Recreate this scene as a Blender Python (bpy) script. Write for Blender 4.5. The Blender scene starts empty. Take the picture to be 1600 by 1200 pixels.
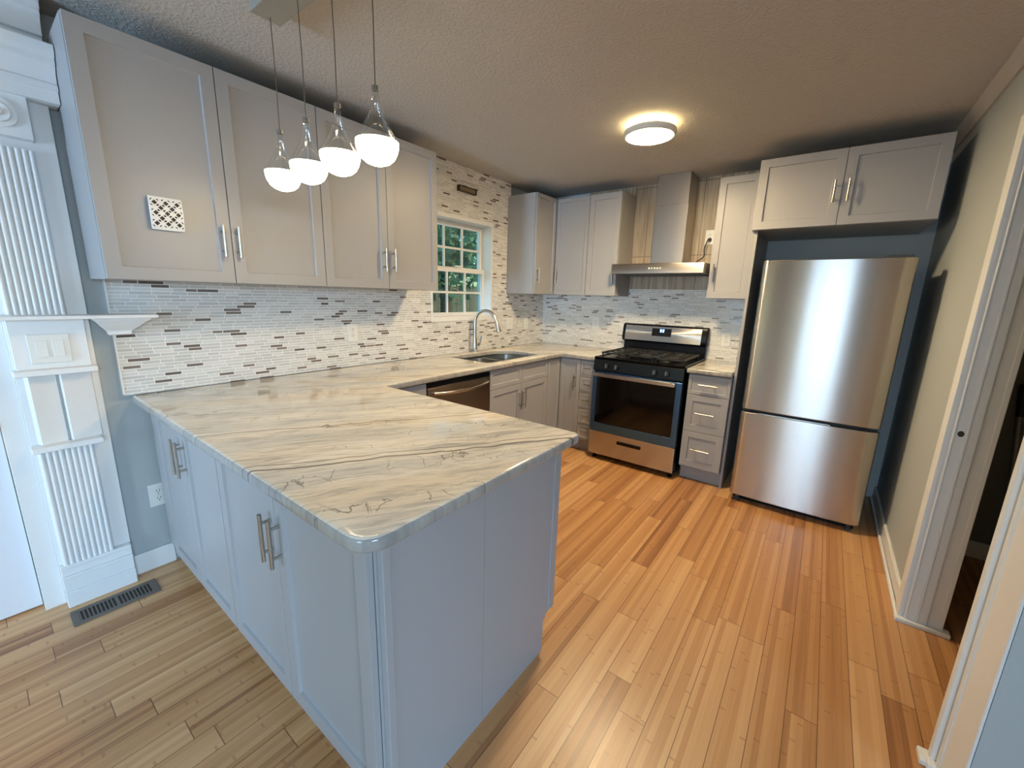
import bpy, bmesh, math, random
from mathutils import Vector, Matrix
random.seed(7)
S = bpy.context.scene
COL = S.collection
PI = math.pi

# ------------------------------------------------------------------ camera
cd = bpy.data.cameras.new('camera')
cam = bpy.data.objects.new('camera', cd)
COL.objects.link(cam)
cd.sensor_width = 36.0
cd.lens = 641.066 / 1600 * 36.0
cd.clip_start = 0.02
R = ((0.796017, -0.14817, 0.586858), (0.60469, 0.152095, -0.781804), (0.026581, 0.977196, 0.210668))
cam.matrix_world = Matrix([list(R[i]) + [(2.543864, -3.926175, 1.418824)[i]] for i in range(3)] + [[0, 0, 0, 1]])
S.camera = cam

# ------------------------------------------------------------------ world, daylight, exposure
S.view_settings.view_transform = 'Standard'
S.view_settings.look = 'None'
S.view_settings.gamma = 1.0
S.view_settings.use_curve_mapping = False
S.view_settings.exposure = 1.3
W = bpy.data.worlds.new('sky')
S.world = W
W.use_nodes = True
wn = W.node_tree
bg = wn.nodes['Background']
sky = wn.nodes.new('ShaderNodeTexSky')
sky.sky_type = 'NISHITA'
sky.sun_disc = False
sky.sun_elevation = math.radians(12)
sky.sun_rotation = math.radians(60)
wn.links.new(sky.outputs[0], bg.inputs[0])
bg.inputs[1].default_value = 0.28

CEIL = 2.43
DAY = (0.52, 0.71, 1.0)


def area_light(name, loc, rot, sx, sy, power, color):
    l = bpy.data.lights.new(name, 'AREA')
    l.shape = 'RECTANGLE'
    l.size, l.size_y = sx, sy
    l.energy = power
    l.color = color
    o = bpy.data.objects.new(name, l)
    COL.objects.link(o)
    o.location = loc
    o.rotation_euler = rot
    return o


# daylight coming in through the patio door, the dining window and an added front window
area_light('patio_daylight', (2.62, -8.3, 1.75), (PI / 2 - 0.1, 0, 0), 1.35, 2.2, 75, DAY)
area_light('added_window_fill', (1.0, -8.2, 0.95), (PI / 2, 0, 0.1), 0.5, 1.5, 115, DAY)  # fill lamp behind the added window, brightens the peninsula fronts
area_light('dining_window_daylight', (7.0, -4.9, 2.4), (PI / 2 - 0.2, 0, PI / 2), 2.6, 1.6, 340, DAY)
area_light('sink_window_daylight', (-0.55, -1.27, 1.7), (PI / 2, 0, -PI / 2), 0.8, 0.9, 2.0, (0.6, 0.8, 1.0))

LAMP_CEIL = (1.0, 0.76, 0.44)
LAMP_PEND = (1.0, 0.79, 0.48)


# ------------------------------------------------------------------ node helpers
class NT:
    def __init__(self, name):
        self.m = bpy.data.materials.new(name)
        self.m.use_nodes = True
        self.t = self.m.node_tree
        self.b = self.t.nodes['Principled BSDF']
        self.out = self.t.nodes['Material Output']

    def n(self, typ, ins=None, **props):
        nd = self.t.nodes.new('ShaderNode' + typ)
        for k, v in props.items():
            setattr(nd, k, v)
        for k, v in (ins or {}).items():
            self.set(nd.inputs[k], v)
        return nd

    def set(self, sock, v):
        if isinstance(v, bpy.types.NodeSocket):
            self.t.links.new(v, sock)
        else:
            if isinstance(v, (tuple, list)) and len(v) == 3 and sock.type == 'RGBA':
                v = (*v, 1)
            sock.default_value = v

    def math(self, op, a, b=0.0, c=0.0):
        return self.n('Math', {0: a, 1: b, 2: c}, operation=op).outputs[0]

    def mix(self, f, a, b, blend='MIX'):
        nd = self.n('Mix', data_type='RGBA', blend_type=blend)
        self.set(nd.inputs[0], f)
        self.set(nd.inputs[6], a)
        self.set(nd.inputs[7], b)
        return nd.outputs[2]

    def ramp(self, f, stops, interp='LINEAR'):
        nd = self.n('ValToRGB', {0: f})
        cr = nd.color_ramp
        cr.interpolation = interp
        while len(cr.elements) < len(stops):
            cr.elements.new(0.5)
        for e, (p, c) in zip(cr.elements, stops):
            e.position = p
            e.color = (*c, 1) if len(c) == 3 else c
        return nd.outputs[0]

    def xyz(self, coord='Object'):
        tc = self.n('TexCoord')
        return tc.outputs[coord], self.n('SeparateXYZ', {0: tc.outputs[coord]}).outputs

    def comb(self, x=0.0, y=0.0, z=0.0):
        return self.n('CombineXYZ', {0: x, 1: y, 2: z}).outputs[0]

    def p(self, **kw):
        for k, v in kw.items():
            self.set(self.b.inputs[k.replace('_', ' ')], v)
        return self

    def bump(self, h, strength=0.3, dist=0.01):
        nd = self.n('Bump', {'Strength': strength, 'Distance': dist, 'Height': h})
        self.set(self.b.inputs['Normal'], nd.outputs[0])


def srgb(r, g, b):
    def f(c):
        c /= 255
        return c / 12.92 if c <= 0.04045 else ((c + 0.055) / 1.055) ** 2.4
    return (f(r), f(g), f(b))


def plain(name, col, rough=0.5, metal=0.0, noise=0.04, bump=0.0, scale=40, **kw):
    m = NT(name)
    o, _ = m.xyz()
    nz = m.n('TexNoise', {'Vector': o, 'Scale': scale, 'Detail': 3})
    lo = tuple(c * (1 - noise) for c in col)
    hi = tuple(min(1, c * (1 + noise)) for c in col)
    m.p(Base_Color=m.mix(nz.outputs[0], lo, hi), Roughness=rough, Metallic=metal, **kw)
    if bump:
        m.bump(nz.outputs[0], bump, 0.002)
    return m.m


M = {}
M['cab'] = plain('cabinet_grey_paint', srgb(156, 155, 155), 0.42, noise=0.02, bump=0.02, scale=120)
M['cabin'] = plain('cabinet_inside', srgb(120, 115, 108), 0.6)
M['white'] = plain('white_trim_paint', srgb(228, 228, 226), 0.4, noise=0.02)
M['plastic'] = plain('white_plastic', srgb(225, 224, 218), 0.35, noise=0.01)
M['slot'] = plain('dark_slot', srgb(40, 38, 36), 0.6)
M['blue_wall'] = plain('grey_wall_paint', srgb(172, 178, 178), 0.75, noise=0.02, bump=0.12, scale=200)
M['black'] = plain('black_enamel', srgb(12, 12, 13), 0.25, noise=0.1, Specular_IOR_Level=0.22)
M['blackmat'] = plain('black_cast_iron', srgb(26, 25, 24), 0.55, noise=0.2, bump=0.2, scale=200)
M['glassblk'] = plain('black_oven_glass', srgb(8, 8, 9), 0.08, noise=0.05)
M['darkgrey'] = plain('dark_grey_side', srgb(58, 60, 64), 0.5)
M['nickel'] = plain('brushed_nickel', srgb(176, 171, 162), 0.28, 1.0, noise=0.03)
M['chrome'] = plain('satin_chrome', srgb(205, 203, 198), 0.18, 1.0, noise=0.02)
M['basin'] = plain('basin_steel', srgb(178, 174, 166), 0.3, 1.0, noise=0.05)
M['bronze'] = plain('dark_bronze', srgb(66, 56, 44), 0.45, 0.6)
M['bronzelens'] = plain('bronze_lens', srgb(122, 108, 84), 0.4)
M['register'] = plain('register_brown', srgb(112, 103, 94), 0.5, 0.3)
M['knobblk'] = plain('black_knob', srgb(20, 20, 22), 0.35)
M['knobgrey'] = plain('grey_knob', srgb(88, 88, 88), 0.4)
M['cord'] = plain('cord', srgb(92, 78, 62), 0.6)
M['cordblk'] = plain('black_cord', srgb(15, 15, 15), 0.5)
M['canopy'] = plain('canopy_grey', srgb(150, 146, 134), 0.5, 0.0)
M['door'] = plain('door_white', srgb(224, 226, 230), 0.5, noise=0.02)
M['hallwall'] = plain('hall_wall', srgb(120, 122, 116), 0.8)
M['pole'] = plain('grey_pole', srgb(150, 150, 148), 0.4, 0.4)
M['fence'] = plain('weathered_fence', srgb(112, 104, 96), 0.9, noise=0.3, scale=6)
M['bark'] = plain('bark', srgb(82, 70, 58), 0.9, noise=0.3)
M['leaf'] = plain('leaf_green', srgb(112, 150, 118), 0.6, noise=0.5, scale=3)
M['leafdark'] = plain('leaf_dark_green', srgb(86, 124, 106), 0.6, noise=0.5, scale=3)
M['lawn'] = plain('lawn', srgb(78, 96, 62), 0.9, noise=0.3, scale=8)


def steel(name, col, rough=0.3, aniso=0.75, rot=0.25):
    m = NT(name)
    o, c = m.xyz()
    st = m.n('TexNoise', {'Vector': m.n('Mapping', {'Vector': o, 'Scale': (2.0, 2.0, 420.0)}).outputs[0], 'Scale': 1.0, 'Detail': 4})
    tg = m.n('Tangent', direction_type='RADIAL', axis='Z')
    lo = tuple(x * 0.93 for x in col)
    m.p(Base_Color=m.mix(st.outputs[0], lo, col), Metallic=1.0, Roughness=rough, Anisotropic=aniso, Anisotropic_Rotation=rot, Tangent=tg.outputs[0])
    return m.m


M['steel'] = steel('brushed_steel', srgb(198, 190, 182), 0.26, 0.98)
M['steelhood'] = steel('hood_steel', srgb(186, 178, 168), 0.28, 0.6)
M['steeldw'] = steel('dishwasher_steel', srgb(148, 138, 126), 0.3, 0.7)
M['bluefilm'] = steel('blue_filmed_steel', srgb(84, 120, 165), 0.32, 0.5)


def tile_mat(name, axis, base_a, base_b, dark, grout, dark_share=0.1):
    """thin glass strips in random lengths, a share of them dark"""
    m = NT(name)
    o, c = m.xyz()
    u = c[axis]
    row = m.math('FLOOR', m.math('DIVIDE', c[2], 0.0162))
    fz = m.math('FRACT', m.math('DIVIDE', c[2], 0.0162))
    jump = m.n('TexWhiteNoise', {'W': row}, noise_dimensions='1D').outputs[0]
    w = m.math('ADD', m.math('MULTIPLY', u, 14.0), m.math('MULTIPLY', m.math('ADD', row, jump), 173.3))
    v1 = m.n('TexVoronoi', {'W': w, 'Scale': 1.0, 'Randomness': 0.75}, voronoi_dimensions='1D', feature='F1')
    v2 = m.n('TexVoronoi', {'W': w, 'Scale': 1.0, 'Randomness': 0.75}, voronoi_dimensions='1D', feature='DISTANCE_TO_EDGE')
    cs = m.n('SeparateColor', {0: v1.outputs['Color']}).outputs
    isdark = m.math('LESS_THAN', cs[0], dark_share)
    tint = m.mix(cs[1], base_a, base_b)
    dk = m.mix(cs[2], dark, tuple(min(1, x * 1.9) for x in dark))
    g1 = m.math('LESS_THAN', v2.outputs['Distance'], 0.022)
    gz = m.math('LESS_THAN', m.math('MINIMUM', fz, m.math('SUBTRACT', 1.0, fz)), 0.10)
    g = m.math('MAXIMUM', g1, gz)
    colr = m.mix(g, m.mix(isdark, tint, dk), grout)
    rough = m.math('ADD', m.math('MULTIPLY', g, 0.5), m.math('ADD', 0.12, m.math('MULTIPLY', cs[1], 0.2)))
    m.p(Base_Color=colr, Roughness=rough)
    # each strip sits at its own small tilt
    h = m.math('MULTIPLY', m.math('SUBTRACT', 1.0, g), 1.0)
    m.bump(h, 0.25, 0.001)
    return m.m


M['tile_l'] = tile_mat('mosaic_tile_window_wall', 1, srgb(192, 191, 188), srgb(212, 210, 206), srgb(98, 88, 82), srgb(238, 236, 230), 0.105)
M['tile_b'] = tile_mat('mosaic_tile_range_wall', 0, srgb(192, 191, 188), srgb(212, 210, 206), srgb(110, 102, 96), srgb(236, 234, 228), 0.095)


def plank_tile():
    m = NT('wood_look_plank_tile')
    o, c = m.xyz()
    q = m.math('DIVIDE', m.math('SUBTRACT', c[0], 0.972), 0.2)
    col = m.math('FLOOR', q)
    fx = m.math('FRACT', q)
    rnd = m.n('TexWhiteNoise', {'W': col}, noise_dimensions='1D').outputs[0]
    zz = m.math('DIVIDE', m.math('ADD', m.math('SUBTRACT', c[2], 2.105), m.math('MULTIPLY', m.math('FLOOR', m.math('MULTIPLY', rnd, 2.0)), 0.3)), 0.6)
    fz = m.math('FRACT', zz)
    cell = m.n('TexWhiteNoise', {'Vector': m.comb(col, m.math('FLOOR', zz), 0.0)}, noise_dimensions='3D').outputs[0]
    grain = m.n('TexNoise', {'Vector': m.n('Mapping', {'Vector': o, 'Scale': (45, 45, 2.2)}).outputs[0], 'Scale': 1.0, 'Detail': 5, 'Distortion': 0.6}).outputs[0]
    base = m.ramp(grain, [(0.3, srgb(128, 112, 92)), (0.5, srgb(164, 148, 124)), (0.7, srgb(184, 170, 146))])
    base = m.mix(m.math('MULTIPLY', cell, 0.45), base, srgb(118, 106, 90))
    g = m.math('MAXIMUM', m.math('LESS_THAN', m.math('MINIMUM', fx, m.math('SUBTRACT', 1, fx)), 0.012),
               m.math('LESS_THAN', m.math('MINIMUM', fz, m.math('SUBTRACT', 1, fz)), 0.004))
    m.p(Base_Color=m.mix(g, base, srgb(84, 76, 66)), Roughness=0.4)
    return m.m


M['plank'] = plank_tile()


def granite(edge=False):
    m = NT('quartzite_edge' if edge else 'streaked_quartzite')
    o, c = m.xyz()
    k, s = math.cos(math.radians(58)), math.sin(math.radians(58))
    along = m.math('ADD', m.math('MULTIPLY', c[0], k), m.math('MULTIPLY', c[1], s))
    across = m.math('SUBTRACT', m.math('MULTIPLY', c[0], s), m.math('MULTIPLY', c[1], k))
    wob = m.n('TexNoise', {'Vector': m.comb(m.math('MULTIPLY', along, 1.6), m.math('MULTIPLY', across, 2.2), c[2]), 'Scale': 1.0, 'Detail': 3}).outputs[0]
    ac = m.math('ADD', across, m.math('MULTIPLY', m.math('SUBTRACT', wob, 0.5), 0.16))
    v = m.comb(m.math('MULTIPLY', along, 1.7), m.math('MULTIPLY', ac, 10.0), c[2])
    b1 = m.n('TexNoise', {'Vector': v, 'Scale': 1.0, 'Detail': 8, 'Roughness': 0.72}).outputs[0]
    base = m.ramp(b1, [(0.26, srgb(138, 136, 132)), (0.38, srgb(182, 178, 170)), (0.47, srgb(220, 213, 200)), (0.54, srgb(226, 220, 208)), (0.62, srgb(206, 196, 180)), (0.76, srgb(158, 154, 148))])
    b3 = m.n('TexNoise', {'Vector': m.comb(m.math('MULTIPLY', along, 0.7), m.math('MULTIPLY', ac, 4.5), 7.0), 'Scale': 1.0, 'Detail': 3}).outputs[0]
    base = m.mix(1.0, base, m.ramp(b3, [(0.36, (0.80, 0.83, 0.87)), (0.48, (1, 1, 1)), (0.62, (1.0, 0.94, 0.84))]), 'MULTIPLY')
    v2 = m.comb(m.math('MULTIPLY', along, 7.0), m.math('MULTIPLY', ac, 60.0), c[2])
    b2 = m.n('TexNoise', {'Vector': v2, 'Scale': 1.0, 'Detail': 6, 'Roughness': 0.7}).outputs[0]
    base = m.mix(m.ramp(b2, [(0.36, (0.5, 0.5, 0.5)), (0.52, (0, 0, 0))]), base, srgb(150, 146, 140))
    # fine squiggling cracks across the streaks
    v3 = m.comb(m.math('MULTIPLY', along, 9.0), m.math('MULTIPLY', ac, 6.0), c[2])
    warp = m.n('TexNoise', {'Vector': v3, 'Scale': 1.5, 'Detail': 3}).outputs['Color']
    v3w = m.n('VectorMath', {0: v3, 1: m.n('VectorMath', {0: warp, 1: (1.1, 1.1, 0)}, operation='MULTIPLY').outputs[0]}, operation='ADD').outputs[0]
    ed = m.n('TexVoronoi', {'Vector': v3w, 'Scale': 1.0}, feature='DISTANCE_TO_EDGE').outputs['Distance']
    patch = m.n('TexNoise', {'Vector': m.comb(m.math('MULTIPLY', along, 2.0), m.math('MULTIPLY', ac, 9.0), 3.0), 'Scale': 1.0, 'Detail': 2}).outputs[0]
    crack = m.math('MULTIPLY', m.math('LESS_THAN', ed, 0.011), m.ramp(patch, [(0.50, (0, 0, 0)), (0.62, (0.6, 0.6, 0.6))]))
    base = m.mix(crack, base, srgb(96, 84, 72))
    # two bold veins that run the length of the streaks
    fine = m.n('TexNoise', {'Vector': m.comb(m.math('MULTIPLY', along, 5.0), 0.0, 0.0), 'Scale': 1.0, 'Detail': 4}).outputs[0]
    for off, wd in ((2.98, 0.0042), (2.945, 0.0022), (2.595, 0.003), (2.30, 0.002)):
        d = m.math('ABSOLUTE', m.math('ADD', m.math('SUBTRACT', across, off), m.math('MULTIPLY', m.math('SUBTRACT', fine, 0.5), 0.07)))
        f = m.n('MapRange', {0: d, 1: wd * 0.5, 2: wd * 1.8, 3: 0.85, 4: 0.0}).outputs[0]
        base = m.mix(f, base, srgb(92, 82, 72))
    if edge:        # edge and underside faces: mixed toward a darker grey
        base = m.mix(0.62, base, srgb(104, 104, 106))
    m.p(Base_Color=base, Roughness=0.16 if edge else 0.07)
    return m.m


M['granite'] = granite()
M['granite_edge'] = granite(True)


def bamboo():
    m = NT('bamboo_planks')
    o, c = m.xyz()
    q = m.math('DIVIDE', c[0], 0.094)
    row = m.math('FLOOR', q)
    fx = m.math('FRACT', q)
    r1 = m.n('TexWhiteNoise', {'W': row}, noise_dimensions='1D').outputs[0]
    yy = m.math('DIVIDE', m.math('ADD', c[1], m.math('MULTIPLY', r1, 7.3)), 0.94)
    pl = m.math('FLOOR', yy)
    fy = m.math('FRACT', yy)
    rc = m.n('SeparateColor', {0: m.n('TexWhiteNoise', {'Vector': m.comb(row, pl, 2.0)}, noise_dimensions='3D').outputs['Color']}).outputs
    # narrow bamboo strips inside each plank
    strip = m.math('FLOOR', m.math('MULTIPLY', fx, 5.0))
    rs = m.n('TexWhiteNoise', {'Vector': m.comb(m.math('ADD', m.math('MULTIPLY', row, 9.0), strip), pl, 1.0)}, noise_dimensions='3D').outputs[0]
    grain = m.n('TexNoise', {'Vector': m.comb(m.math('MULTIPLY', c[0], 160.0), m.math('MULTIPLY', c[1], 3.0), rc[0]), 'Scale': 1.0, 'Detail': 4}).outputs[0]
    f = m.math('ADD', m.math('MULTIPLY', rc[0], 0.46), m.math('ADD', m.math('MULTIPLY', rs, 0.36), m.math('MULTIPLY', grain, 0.3)))
    base = m.ramp(f, [(0.12, srgb(140, 92, 56)), (0.4, srgb(180, 129, 82)), (0.65, srgb(198, 149, 100)), (0.95, srgb(213, 168, 119))])
    # growth nodes: short dark bars on single strips
    qn = m.math('ADD', m.math('DIVIDE', c[1], 0.21), m.math('MULTIPLY', rs, 13.0))
    nd = m.math('MULTIPLY', m.math('LESS_THAN', m.math('FRACT', qn), 0.035),
                m.math('LESS_THAN', m.n('TexWhiteNoise', {'Vector': m.comb(m.math('FLOOR', qn), m.math('ADD', m.math('MULTIPLY', row, 9.0), strip), 5.0)}, noise_dimensions='3D').outputs[0], 0.36))
    base = m.mix(m.math('MULTIPLY', nd, 0.32), base, srgb(126, 74, 34))
    seam = m.math('MAXIMUM', m.math('LESS_THAN', m.math('MINIMUM', fx, m.math('SUBTRACT', 1, fx)), 0.013),
                  m.math('LESS_THAN', m.math('MINIMUM', fy, m.math('SUBTRACT', 1, fy)), 0.0014))
    m.p(Base_Color=m.mix(m.math('MULTIPLY', seam, 0.8), base, srgb(84, 48, 22)), Roughness=m.math('ADD', 0.27, m.math('MULTIPLY', grain, 0.12)))
    m.bump(m.math('SUBTRACT', 1.0, seam), 0.25, 0.0015)
    return m.m


M['floor'] = bamboo()


def ceiling_mat():
    m = NT('textured_ceiling')
    o, c = m.xyz()
    a = m.n('TexNoise', {'Vector': o, 'Scale': 75, 'Detail': 4, 'Roughness': 0.6}).outputs[0]
    h = m.ramp(a, [(0.42, (0, 0, 0)), (0.6, (1, 1, 1))])
    m.p(Base_Color=srgb(190, 186, 180), Roughness=0.9)
    m.bump(h, 0.5, 0.006)
    return m.m


M['ceil'] = ceiling_mat()


def glow(name, col, strength):
    m = NT(name)
    m.p(Base_Color=(0.9, 0.9, 0.88), Roughness=0.4, Emission_Color=col, Emission_Strength=strength)
    return m.m


M['glow_ceiling'] = glow('lit_diffuser', LAMP_CEIL, 110)
M['glow_pendant'] = glow('lit_pendant_lens', LAMP_PEND, 12)
M['glow_ring'] = glow('lit_back_ring', (1.0, 0.74, 0.36), 9)
M['digits'] = glow('blue_digits', (0.12, 0.35, 1.0), 6)


def thin_glass(name, tint=(0.9, 0.95, 0.95), gloss=0.08):
    m = NT(name)
    t = m.n('BsdfTransparent', {0: tint})
    g = m.n('BsdfGlossy', {0: (1, 1, 1), 'Roughness': 0.02})
    mx = m.n('MixShader', {0: gloss, 1: t.outputs[0], 2: g.outputs[0]})
    m.t.links.new(mx.outputs[0], m.out.inputs[0])
    return m.m


M['pane'] = thin_glass('window_pane')
M['pane_sink'] = thin_glass('tinted_window_pane', (0.50, 0.66, 0.68), 0.06)
M['acrylic'] = thin_glass('clear_acrylic', (0.93, 0.95, 0.96), 0.16)


# ------------------------------------------------------------------ mesh helpers
class MB:
    def __init__(self):
        self.b = bmesh.new()

    def box(self, x0, y0, z0, x1, y1, z1):
        x0, x1 = min(x0, x1), max(x0, x1)
        y0, y1 = min(y0, y1), max(y0, y1)
        z0, z1 = min(z0, z1), max(z0, z1)
        v = [self.b.verts.new(p) for p in ((x0, y0, z0), (x1, y0, z0), (x1, y1, z0), (x0, y1, z0), (x0, y0, z1), (x1, y0, z1), (x1, y1, z1), (x0, y1, z1))]
        for f in ((3, 2, 1, 0), (4, 5, 6, 7), (0, 1, 5, 4), (1, 2, 6, 5), (2, 3, 7, 6), (3, 0, 4, 7)):
            self.b.faces.new([v[i] for i in f])
        return self

    def prism(self, pts, a0, a1, axis='z'):
        """extrude a closed outline pts (2D) along an axis"""
        def P(p, h):
            return {'z': (p[0], p[1], h), 'y': (p[0], h, p[1]), 'x': (h, p[0], p[1])}[axis]
        A = [self.b.verts.new(P(p, a0)) for p in pts]
        B = [self.b.verts.new(P(p, a1)) for p in pts]
        n = len(pts)
        for i in range(n):
            self.b.faces.new((A[i], A[(i + 1) % n], B[(i + 1) % n], B[i]))
        self.b.faces.new(A[::-1])
        self.b.faces.new(B)
        return self

    def tube(self, pts, r, seg=12, cap=True):
        pts = [Vector(p) for p in pts]
        rings = []
        up = None
        for i, p in enumerate(pts):
            t = (pts[min(i + 1, len(pts) - 1)] - pts[max(i - 1, 0)]).normalized()
            if up is None:
                up = Vector((0, 0, 1)) if abs(t.z) < 0.9 else Vector((1, 0, 0))
            a = t.cross(up).normalized()
            up = a.cross(t).normalized()
            rr = r[i] if isinstance(r, (list, tuple)) else r
            rings.append([self.b.verts.new(p + rr * (math.cos(2 * PI * k / seg) * a + math.sin(2 * PI * k / seg) * up)) for k in range(seg)])
        for q, w in zip(rings, rings[1:]):
            for k in range(seg):
                self.b.faces.new((q[k], q[(k + 1) % seg], w[(k + 1) % seg], w[k]))
        if cap:
            self.b.faces.new(rings[0][::-1])
            self.b.faces.new(rings[-1])
        return self

    def lathe(self, prof, c=(0, 0, 0), seg=40, axis='z'):
        """prof: list of (radius, height)"""
        rings = []
        for r, h in prof:
            ring = []
            for k in range(seg):
                a = 2 * PI * k / seg
                x, y = r * math.cos(a), r * math.sin(a)
                p = {'z': (x, y, h), 'y': (x, h, y), 'x': (h, x, y)}[axis]
                ring.append(self.b.verts.new(Vector(c) + Vector(p)))
            rings.append(ring)
        for q, w in zip(rings, rings[1:]):
            for k in range(seg):
                self.b.faces.new((q[k], q[(k + 1) % seg], w[(k + 1) % seg], w[k]))
        if prof[0][0] > 1e-6:
            self.b.faces.new(rings[0][::-1])
        if prof[-1][0] > 1e-6:
            self.b.faces.new(rings[-1])
        return self

    def shaker(self, x0, x1, z0, z1, t=0.019, rail=0.07, dep=0.010):
        """a framed door or drawer front: back at y=0, face at y=-t"""
        self.box(x0, -t, z0, x1, 0, z1)
        self.b.faces.ensure_lookup_table()
        self.b.normal_update()
        f = self.b.faces[-4]                # the y0 face
        bmesh.ops.inset_region(self.b, faces=[f], thickness=rail)
        self.b.normal_update()
        bmesh.ops.inset_region(self.b, faces=[f], thickness=0.003, depth=-dep)
        return self

    def obj(self, name, mat, parent=None, bevel=0.0, seg=2, angle=40):
        bmesh.ops.remove_doubles(self.b, verts=self.b.verts, dist=1e-6)
        bmesh.ops.recalc_face_normals(self.b, faces=self.b.faces)
        me = bpy.data.meshes.new(name)
        self.b.to_mesh(me)
        self.b.free()
        for f in me.polygons:
            f.use_smooth = True
        me.set_sharp_from_angle(angle=math.radians(angle))
        me.materials.append(M[mat] if isinstance(mat, str) else mat)
        o = bpy.data.objects.new(name, me)
        COL.objects.link(o)
        if parent:
            o.parent = parent
        if bevel:
            md = o.modifiers.new('bevel', 'BEVEL')
            md.width = bevel
            md.segments = seg
            md.limit_method = 'ANGLE'
            md.angle_limit = math.radians(35)
            md.harden_normals = True
        return o


def tag(o, label, cat, group=None):
    o['label'] = label
    o['category'] = cat
    if group:
        o['group'] = group
    return o


def thing(name, label, cat, loc=(0, 0, 0), rz=0.0, group=None):
    o = bpy.data.objects.new(name, None)
    COL.objects.link(o)
    o.location = loc
    o.rotation_euler = (0, 0, rz)
    return tag(o, label, cat, group)


def struct(name, mb, mat, bevel=0.0, parent=None):
    o = mb.obj(name, mat, parent, bevel)
    if parent is None:
        o['kind'] = 'structure'
    return o


def copy_tree(o, parent=None):
    c = o.copy()
    COL.objects.link(c)
    if parent:
        c.parent = parent
    for ch in list(o.children):
        copy_tree(ch, c)
    return c


# ------------------------------------------------------------------ setting: room shell
XR = 3.03           # kitchen side of the right wall
YB = -6.5           # wall behind the camera
XD = 5.0            # far wall of the dining area
WY0, WY1, WZ0, WZ1 = -1.65, -0.895, 1.19, 2.05     # sink window opening

struct('floor', MB().box(-0.15, YB - 0.12, -0.06, XD + 0.12, 0.16, 0.0), 'floor')
struct('ceiling', MB().box(-0.15, YB - 0.12, CEIL, XD + 0.12, 0.16, CEIL + 0.06), 'ceil')
DY0, DY1 = -4.72, -3.905                            # door in the left wall
mb = MB()
mb.box(-0.15, YB, 0, -0.03, DY0, CEIL).box(-0.15, DY0, 2.06, -0.03, DY1, CEIL).box(-0.15, DY1, 0, -0.03, WY0, CEIL)
mb.box(-0.15, WY0, 0, -0.03, WY1, WZ0).box(-0.15, WY0, WZ1, -0.03, WY1, CEIL).box(-0.15, WY1, 0, -0.03, 0.16, CEIL)
struct('wall_left', mb, 'blue_wall')
struct('wall_back', MB().box(-0.03, 0.012, 0, XD + 0.12, 0.16, CEIL), 'blue_wall')
mb = MB()
mb.box(XR, -1.50, 0, 3.15, 0.012, CEIL).box(XR, -2.27, 2.09, 3.15, -1.50, CEIL)
mb.box(XR, -2.478, 0, XD + 0.12, -2.27, CEIL)
struct('wall_right', mb, 'blue_wall')
# hallway beyond the doorway
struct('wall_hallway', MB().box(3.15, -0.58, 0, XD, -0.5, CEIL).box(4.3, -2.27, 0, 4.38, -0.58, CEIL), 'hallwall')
mb = MB()
mb.box(-0.15, YB - 0.12, 0, 0.12, YB, CEIL).box(0.12, YB - 0.12, 0, 1.10, YB, 0.5).box(0.12, YB - 0.12, 2.08, 1.10, YB, CEIL).box(1.10, YB - 0.12, 0, 1.45, YB, CEIL).box(3.15, YB - 0.12, 0, XD + 0.12, YB, CEIL).box(1.45, YB - 0.12, 2.12, 3.15, YB, CEIL)
struct('wall_front', mb, 'blue_wall')
struct('wall_light_blocker', MB().box(1.28, -9.0, 0, 1.40, YB - 0.12, CEIL), 'fence')  # unseen wall, added to keep front window light off the doorway jamb
mb = MB()
mb.box(XD, YB, 0, XD + 0.12, -5.4, CEIL).box(XD, -4.0, 0, XD + 0.12, -2.478, CEIL)
mb.box(XD, -5.4, 0, XD + 0.12, -4.0, 0.85).box(XD, -5.4, 2.05, XD + 0.12, -4.0, CEIL)
struct('wall_dining', mb, 'blue_wall')

# window 1, over the sink: white box frame, two sashes with 3 x 2 lights each
mb = MB()
mb.box(-0.16, WY0, WZ0, 0.006, WY0 + 0.018, WZ1).box(-0.16, WY1 - 0.018, WZ0, 0.006, WY1, WZ1)
mb.box(-0.16, WY0 + 0.018, WZ1 - 0.03, 0.006, WY1 - 0.018, WZ1).box(-0.16, WY0 + 0.018, WZ0, 0.006, WY1 - 0.018, WZ0 + 0.042)
win = mb.obj('window_1', 'white', None, 0.002)
win['kind'] = 'structure'


def sash(x, z0, z1, name):
    y0, y1 = WY0 + 0.018, WY1 - 0.018
    mb = MB()
    mb.box(x - 0.02, y0, z0, x + 0.012, y0 + 0.03, z1).box(x - 0.02, y1 - 0.03, z0, x + 0.012, y1, z1)
    mb.box(x - 0.02, y0 + 0.03, z0, x + 0.012, y1 - 0.03, z0 + 0.028).box(x - 0.02, y0 + 0.03, z1 - 0.04, x + 0.012, y1 - 0.03, z1)
    for k in (1, 2):
        yc = y0 + 0.03 + (y1 - y0 - 0.06) * k / 3
        mb.box(x - 0.008, yc - 0.009, z0 + 0.02, x + 0.008, yc + 0.009, z1 - 0.03)
    zc = (z0 + 0.028 + z1 - 0.04) / 2
    mb.box(x - 0.0075, y0 + 0.02, zc - 0.009, x + 0.0075, y1 - 0.02, zc + 0.009)
    s = mb.obj('sash', 'white', win, 0.0015)
    MB().box(x - 0.014, y0 + 0.02, z0 + 0.02, x - 0.010, y1 - 0.02, z1 - 0.03).obj('pane', 'pane_sink', s)


sash(-0.095, WZ0 + 0.042, 1.645, 'lower')
sash(-0.13, 1.605, WZ1 - 0.03, 'upper')
MB().box(-0.085, -1.30, 1.645, -0.06, -1.24, 1.66).obj('sash_lock', 'white', win, 0.003)

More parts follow.
